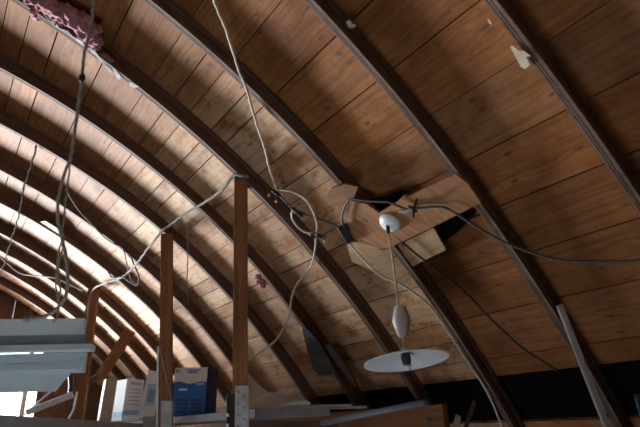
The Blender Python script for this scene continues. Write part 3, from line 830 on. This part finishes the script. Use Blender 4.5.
# shelf boards lie level just under the horizon of the eye, seen edge on
mb = MB()
s_a, s_b = at(244, 418, 2.95), at(420, 408, 3.35)
zsf = ZL + 0.002
ZS = at(171.5, 419, 3.95).z
mb = MB()
for q in range(3):
    mb.box((1.335 + q * 0.155, 2.44, ZS - 0.041), (0.152, 0, 0), (0, 3.3, 0), (0, 0, 0.04), (0.4 + .1 * q, 0, 0, 1))
tag(mb.build('shelf', M['grey_paint']), 'pale grey plank shelf behind the posts, carrying the boxes', 'shelf')
plank('white_plank', (236, 406.0, 3.10), (352, 404.0, 3.45), 0.018, 0.11, 'white_plastic', 'long off-white plank lying across the shelf right of the tallest post', 'plank')
plank('white_plank', (250, 409.2, 3.02), (367, 405.5, 3.25), 0.015, 0.08, 'gray_wood', 'shorter weathered plank below the long off-white one', 'plank', tone=(1.0, 0, 0, 1))
plank('dark_plank', (244, 421, 2.98), (338, 420.5, 3.1), 0.06, 0.10, 'rib', 'dark brown board under the planks at the bottom centre', 'plank', tone=(0.7, 0, 0, 1))
a, b = at(322, 423, 3.05), at(425.5, 402.2, 2.72)
pp = thing('grey_pipe', a, 'grey-blue plastic pipe slanting up over the ledger beam', 'pipe')
local(tube('tube', [a, b], 0.0165, M['pvc'], n=1, k=20), pp)
local(tube('dark_end', [b - (b - a).normalized() * 0.004, b + (b - a).normalized() * 0.025], 0.0175, M['black_plastic'], n=1, k=20), pp)['label'] = 'dark pipe end'
# crumpled sheet leaning under the roof behind the planks
pix = [(247, 371, 3.30), (252, 377, 3.32), (258, 384, 3.34), (267, 391.5, 3.36), (273, 393, 3.36), (279, 391, 3.38), (290, 393.5, 3.42), (300, 397, 3.46), (311, 403, 3.5), (309, 406, 3.5), (262, 407, 3.3), (246, 407, 3.22)]
pts = [at(*q) for q in pix]
mb = MB()
n = (pts[4] - pts[-1]).cross(pts[8] - pts[-1]).normalized()
if n.dot(CF) < 0: n = -n; 
mb.prism(pts if n.dot((pts[1] - pts[0]).cross(pts[2] - pts[1])) < 0 else pts[::-1], n, 0.006)
tag(mb.build('plastic_sheet', M['white_plastic']), 'torn off-white sheet leaning behind the planks on the shelf', 'sheet')
# short sticks at the bottom right of the ledger
for nm, p0, p1, r, mt, lb in (('short_stick', (455, 431, 2.6), (459, 416, 2.62), 0.016, 'gray_wood', 'short grey stick end right of the ledger beam at the bottom'),
                              ('short_stick', (465, 431, 2.7), (475, 402, 2.75), 0.012, 'rib', 'short brown stick end right of the grey stick end')):
    a, b = at(*p0), at(*p1); d = b - a; sd = d.cross(CF).normalized() * r * 1.6
    foot = a + d * ((a.z - 0.003) / -d.z)
    mb = MB(); mb.box(foot - sd / 2, b - foot, sd, CF * r, (0.4, 0, 0, 1))
    tag(mb.build(nm, M[mt], bevel=0.001), lb, 'stick')

# ------------------------------------------------------------------ boxes on the shelf
def carton(px, py, depth, w_, d_, h_, yaw, label, mat, lean=0.0):
    """yaw of the front face's width direction; (px, py) its lower left corner"""
    p = at(px, py, depth); p.z = ZS + 0.0008 + w_ * lean
    c, s = math.cos(yaw), math.sin(yaw)
    ax, ay, az = Vector((c, s, 0)), Vector((-s, c, 0)), Vector((0, 0, 1))
    if lean:
        az = (az + ax * lean).normalized(); ax = ay.cross(az)
    t = thing('carton', p, label, 'box', 'boxes on the shelf')
    mb = MB(); mb.box(p, ax * w_, ay * d_, az * h_)
    local(mb.build('carton_body', mat, bevel=0.002), t)
    def panel(name, face, pts, m, e=0.0012, lb=None):
        """pts in (across, up) metres on 'front' / 'right' / 'left' face"""
        mb = MB()
        if face == 'front': f = lambda u, v: p + ax * u + az * v; n = -ay
        elif face == 'right': f = lambda u, v: p + ax * w_ + ay * u + az * v; n = ax
        else: f = lambda u, v: p + ay * (d_ - u) + az * v; n = -ax
        q = [f(*x) for x in pts]
        mb.prism(q, n, e)
        o = local(mb.build(name, m), t)
        if lb: o['label'] = lb
        return o
    return t, panel, (p, ax, ay, az)
def rect(u0, v0, u1, v1): return [(u0, v0), (u1, v0), (u1, v1), (u0, v1)]
YF = -0.63                                  # facing the camera squarely
# bright blue box
t, pan, fr = carton(170.5, 419, 3.95, 0.268, 0.24, 0.365, YF - 0.15, 'bright blue carton with a white top band, right of the middle post', M['box_blue'], lean=0.035)
W_, H_ = 0.268, 0.365
wave = [(W_ * i / 12, H_ * (0.69 + 0.022 * math.sin(i * 0.75 + 0.3))) for i in range(13)]
pan('white_band', 'front', [(0.001, H_ - .001)] + [(max(.001, min(W_ - .001, u)), v) for u, v in wave] + [(W_ - .001, H_ - .001)], M['box_white'], lb='white top band with a wavy lower edge')
pan('label_patch', 'front', rect(W_ * .17, H_ * .53, W_ * .42, H_ * .575), M['box_white'], lb='white wording strip')
pan('label_patch', 'front', rect(W_ * .68, H_ * .635, W_ * .93, H_ * .685), M['light_blue'], 0.0020, lb='pale logo strip')
for i in range(4):
    pan('print_block', 'front', rect(W_ * .12, H_ * (.09 + i * .075), W_ * .50, H_ * (.14 + i * .075)), M['box_dark_blue'], 0.0008)
    pan('print_block', 'front', rect(W_ * .56, H_ * (.09 + i * .075), W_ * .90, H_ * (.14 + i * .075)), M['box_dark_blue'], 0.0008)
pan('side_panel', 'right', rect(0.001, 0.001, 0.239, H_ - .001), M['box_dark_blue'], lb='dark blue side')
def text(body, size, fr, u, v, mat, par, name):
    p, ax, ay, az = fr
    cu = bpy.data.curves.new(name, 'FONT'); cu.body = body; cu.size = size; cu.extrude = 0.0006
    o = bpy.data.objects.new(name, cu); C.objects.link(o); cu.materials.append(mat)
    m = Matrix((ax, az, -ay)).transposed().to_4x4(); m.translation = p + ax * u + az * v - ay * 0.0022
    o.matrix_world = m
    dg = bpy.context.evaluated_depsgraph_get(); me = bpy.data.meshes.new_from_object(o.evaluated_get(dg))
    mo = put(name, me, None, None); mo.matrix_world = m
    bpy.data.objects.remove(o)
    mo.parent = par; mo.matrix_parent_inverse = Matrix.Translation(par.location).inverted()
    return mo
text('N', 0.045, fr, W_ * .03, H_ * .885, M['box_dark_blue'], t, 'lettering')
pan('print_line', 'front', rect(W_ * .36, H_ * .93, W_ * .78, H_ * .95), M['box_dark_blue'], 0.002)
pan('print_line', 'front', rect(W_ * .42, H_ * .885, W_ * .70, H_ * .91), M['box_dark_blue'], 0.002)
# tall white box left of the middle post, picture on its front
t, pan, fr = carton(138.5, 415, 3.93, 0.125, 0.12, 0.345, YF - 0.05, 'tall white carton with a blue picture, directly left of the middle post', M['box_white'], lean=0.13)
pan('picture', 'front', rect(.025, .09, .10, .25), M['light_blue'], lb='pale blue picture')
pan('picture_detail', 'front', rect(.04, .12, .09, .21), M['pvc'], 0.002)
pan('side_panel', 'right', rect(.001, .001, .119, .343), M['box_dark_blue'], lb='dark side with red print')
for v in (.05, .13, .20, .27): pan('red_mark', 'right', rect(.012, v, .10, v + .025), M['red_print'], 0.002)
# white box seen by its corner
t, pan, fr = carton(121.5, 418, 4.30, 0.155, 0.21, 0.335, YF + 0.75, 'white carton turned corner-on with a blue foot band', M['box_white'], lean=0.05)
pan('foot_band', 'front', rect(.001, .03, .154, .085), M['light_blue'], lb='blue foot band')
pan('foot_band', 'left', rect(.001, .03, .209, .075), M['light_blue'], lb='blue foot band')
for v in (.13, .16, .19, .22, .25): pan('print_line', 'front', rect(.03, v, .13, v + .006), M['pvc'], 0.0015)
pan('title_strip', 'front', rect(.03, .29, .145, .31), M['light_blue'], 0.0015)
# brown box furthest left
t, pan, fr = carton(99, 420, 4.75, 0.21, 0.16, 0.385, YF + 0.50, 'dull brown carton, leftmost of the boxes, with its left side painted window-lit', M['card'], lean=0.06)
pan('side_panel', 'left', rect(.001, .001, .159, .384), M['box_white'], lb='white left side')  # white panel paints in the window light falling on this side
pan('flap', 'front', rect(.01, .005, .12, .12), M['card'], 0.004)
pan('title_strip', 'front', rect(.07, .31, .16, .325), M['rope'], 0.0015)
# folded white paper in front of them
a = at(121, 420, 4.15); a.z = ZS + 0.001; b = at(141, 412, 4.15)
mb = MB(); mb.box(a, Vector((CR.x, CR.y, 0)) * 0.14, Vector((CF.x, CF.y, 0)) * 0.02, Vector((0, 0, 0.045)) + CR * 0.02)
tag(mb.build('folded_paper', M['box_white']), 'folded white paper lying in front of the corner-on carton', 'paper')
plank('grey_rail', (143, 416.5, 3.45), (157, 416.5, 3.42), 0.10, 0.03, 'grey_paint', 'short grey rail piece left of the middle post foot', 'rail')
a = at(203, 414.5, 3.6); a.z = ZS + 0.001
mb = MB(); mb.box(a, CR * 0.05, Vector((CF.x, CF.y, 0)) * 0.04, (0, 0, 0.012))
tag(mb.build('white_clip', M['white_plastic']), 'small white plastic piece right of the blue carton', 'clip')
# shelf boards that carry the boxes and planks: level, running along the posts
mb = MB()
zb = at(171.5, 419, 3.95).z

# grey foreground beam at lower left
a, b = at(-70, 411.5, 1.75), at(152, 424.5, 4.0)
d = b - a; back = Vector((d.y, -d.x, 0)).normalized()
if back.dot(CF) < 0: back = -back
mb = MB(); mb.box(a - Vector((0, 0, 0.16)), d, back * 0.04, (0, 0, 0.16))
tag(mb.build('grey_beam', M['grey_paint'], bevel=0.003), 'blurred grey board across the lower left corner', 'beam')

# ------------------------------------------------------------------ white ridged panels at left
def panel_stack():
    r0, l0 = at(92, 349, 1.95), at(-130, 352, 1.85)
    ax = (l0 - r0); L = ax.length; ax.normalize(); ax.z = 0; ax.normalize()
    t = thing('ridged_panel', r0, 'white ridged plastic panels projecting into view at left above the window', 'panel')
    ay = Vector((CF.x, CF.y, 0)).normalized(); ay = (ay - ax * ay.dot(ax)).normalized()
    up = Vector((0, 0, 1))
    def bar(name, y0, y1, xr, front, dp, mat, bev=0.004, skew=0.0):
        """y0/y1 picture heights of top and bottom at x = 60; xr right end picture x"""
        zt = at(60, y0, 1.92).z; zb_ = at(60, y1, 1.92).z
        rr = at(xr, (y0 + y1) / 2, 1.93)
        o = Vector((rr.x, rr.y, zb_)) + ay * front
        mb = MB()
        h = zt - zb_
        mb.prism([o, o + ax * L, o + ax * L + up * h, o + up * h - ax * 0 - ax * -1 * 0 + (-ax) * skew], ay, dp)
        return local(mb.build(name, mat, bevel=bev), t)
    bar('upper_flange', 318, 334, 84, 0.0, 0.03, M['panel'])
    bar('groove', 333, 346, 84, 0.02, 0.02, M['grey_paint'])
    bar('ledge', 345.5, 351.5, 93, -0.03, 0.06, M['panel'])
    bar('recess', 351, 372, 82, 0.03, 0.03, M['panel'])
    bar('ridge', 356, 361, 80, 0.005, 0.03, M['panel'])
    bar('ridge', 364, 370, 77, -0.005, 0.035, M['panel'])
    bar('lower_skirt', 371, 391, 56, 0.0, 0.012, M['panel'], skew=0.045)
    return t
panel_stack()
# bright plastic channel and thin rods below it
a, b = at(26, 413, 4.3), at(72, 395, 4.3)
d = (b - a); sd = d.cross(CF).normalized() * 0.05
mb = MB(); mb.box(a - sd / 2, d, sd, CF.normalized() * 0.02)
tag(mb.build('plastic_channel', M['white_plastic'], bevel=0.003), 'bright white plastic channel slanting below the ridged panels', 'channel')
tag(tube('thin_rod', [at(24, 415, 4.4), at(35, 405, 4.4), at(51, 391, 4.4), at(70, 374, 4.4)], 0.008, M['white_plastic'], n=1), 'thin pale rod slanting behind the bright plastic channel', 'rod')
tag(tube('thin_rod', [at(69, 418, 4.4), at(74, 409, 4.4), at(77, 392, 4.4)], 0.009, M['white_plastic'], n=2), 'thin bent pale rod at the foot of the short post', 'rod')
tag(tube('metal_hook', [at(70, 372, 4.6), at(71, 385, 4.6), at(70, 396, 4.6)], 0.02, M['black_cord'], n=2), 'short dark upright piece left of the short post', 'rod')
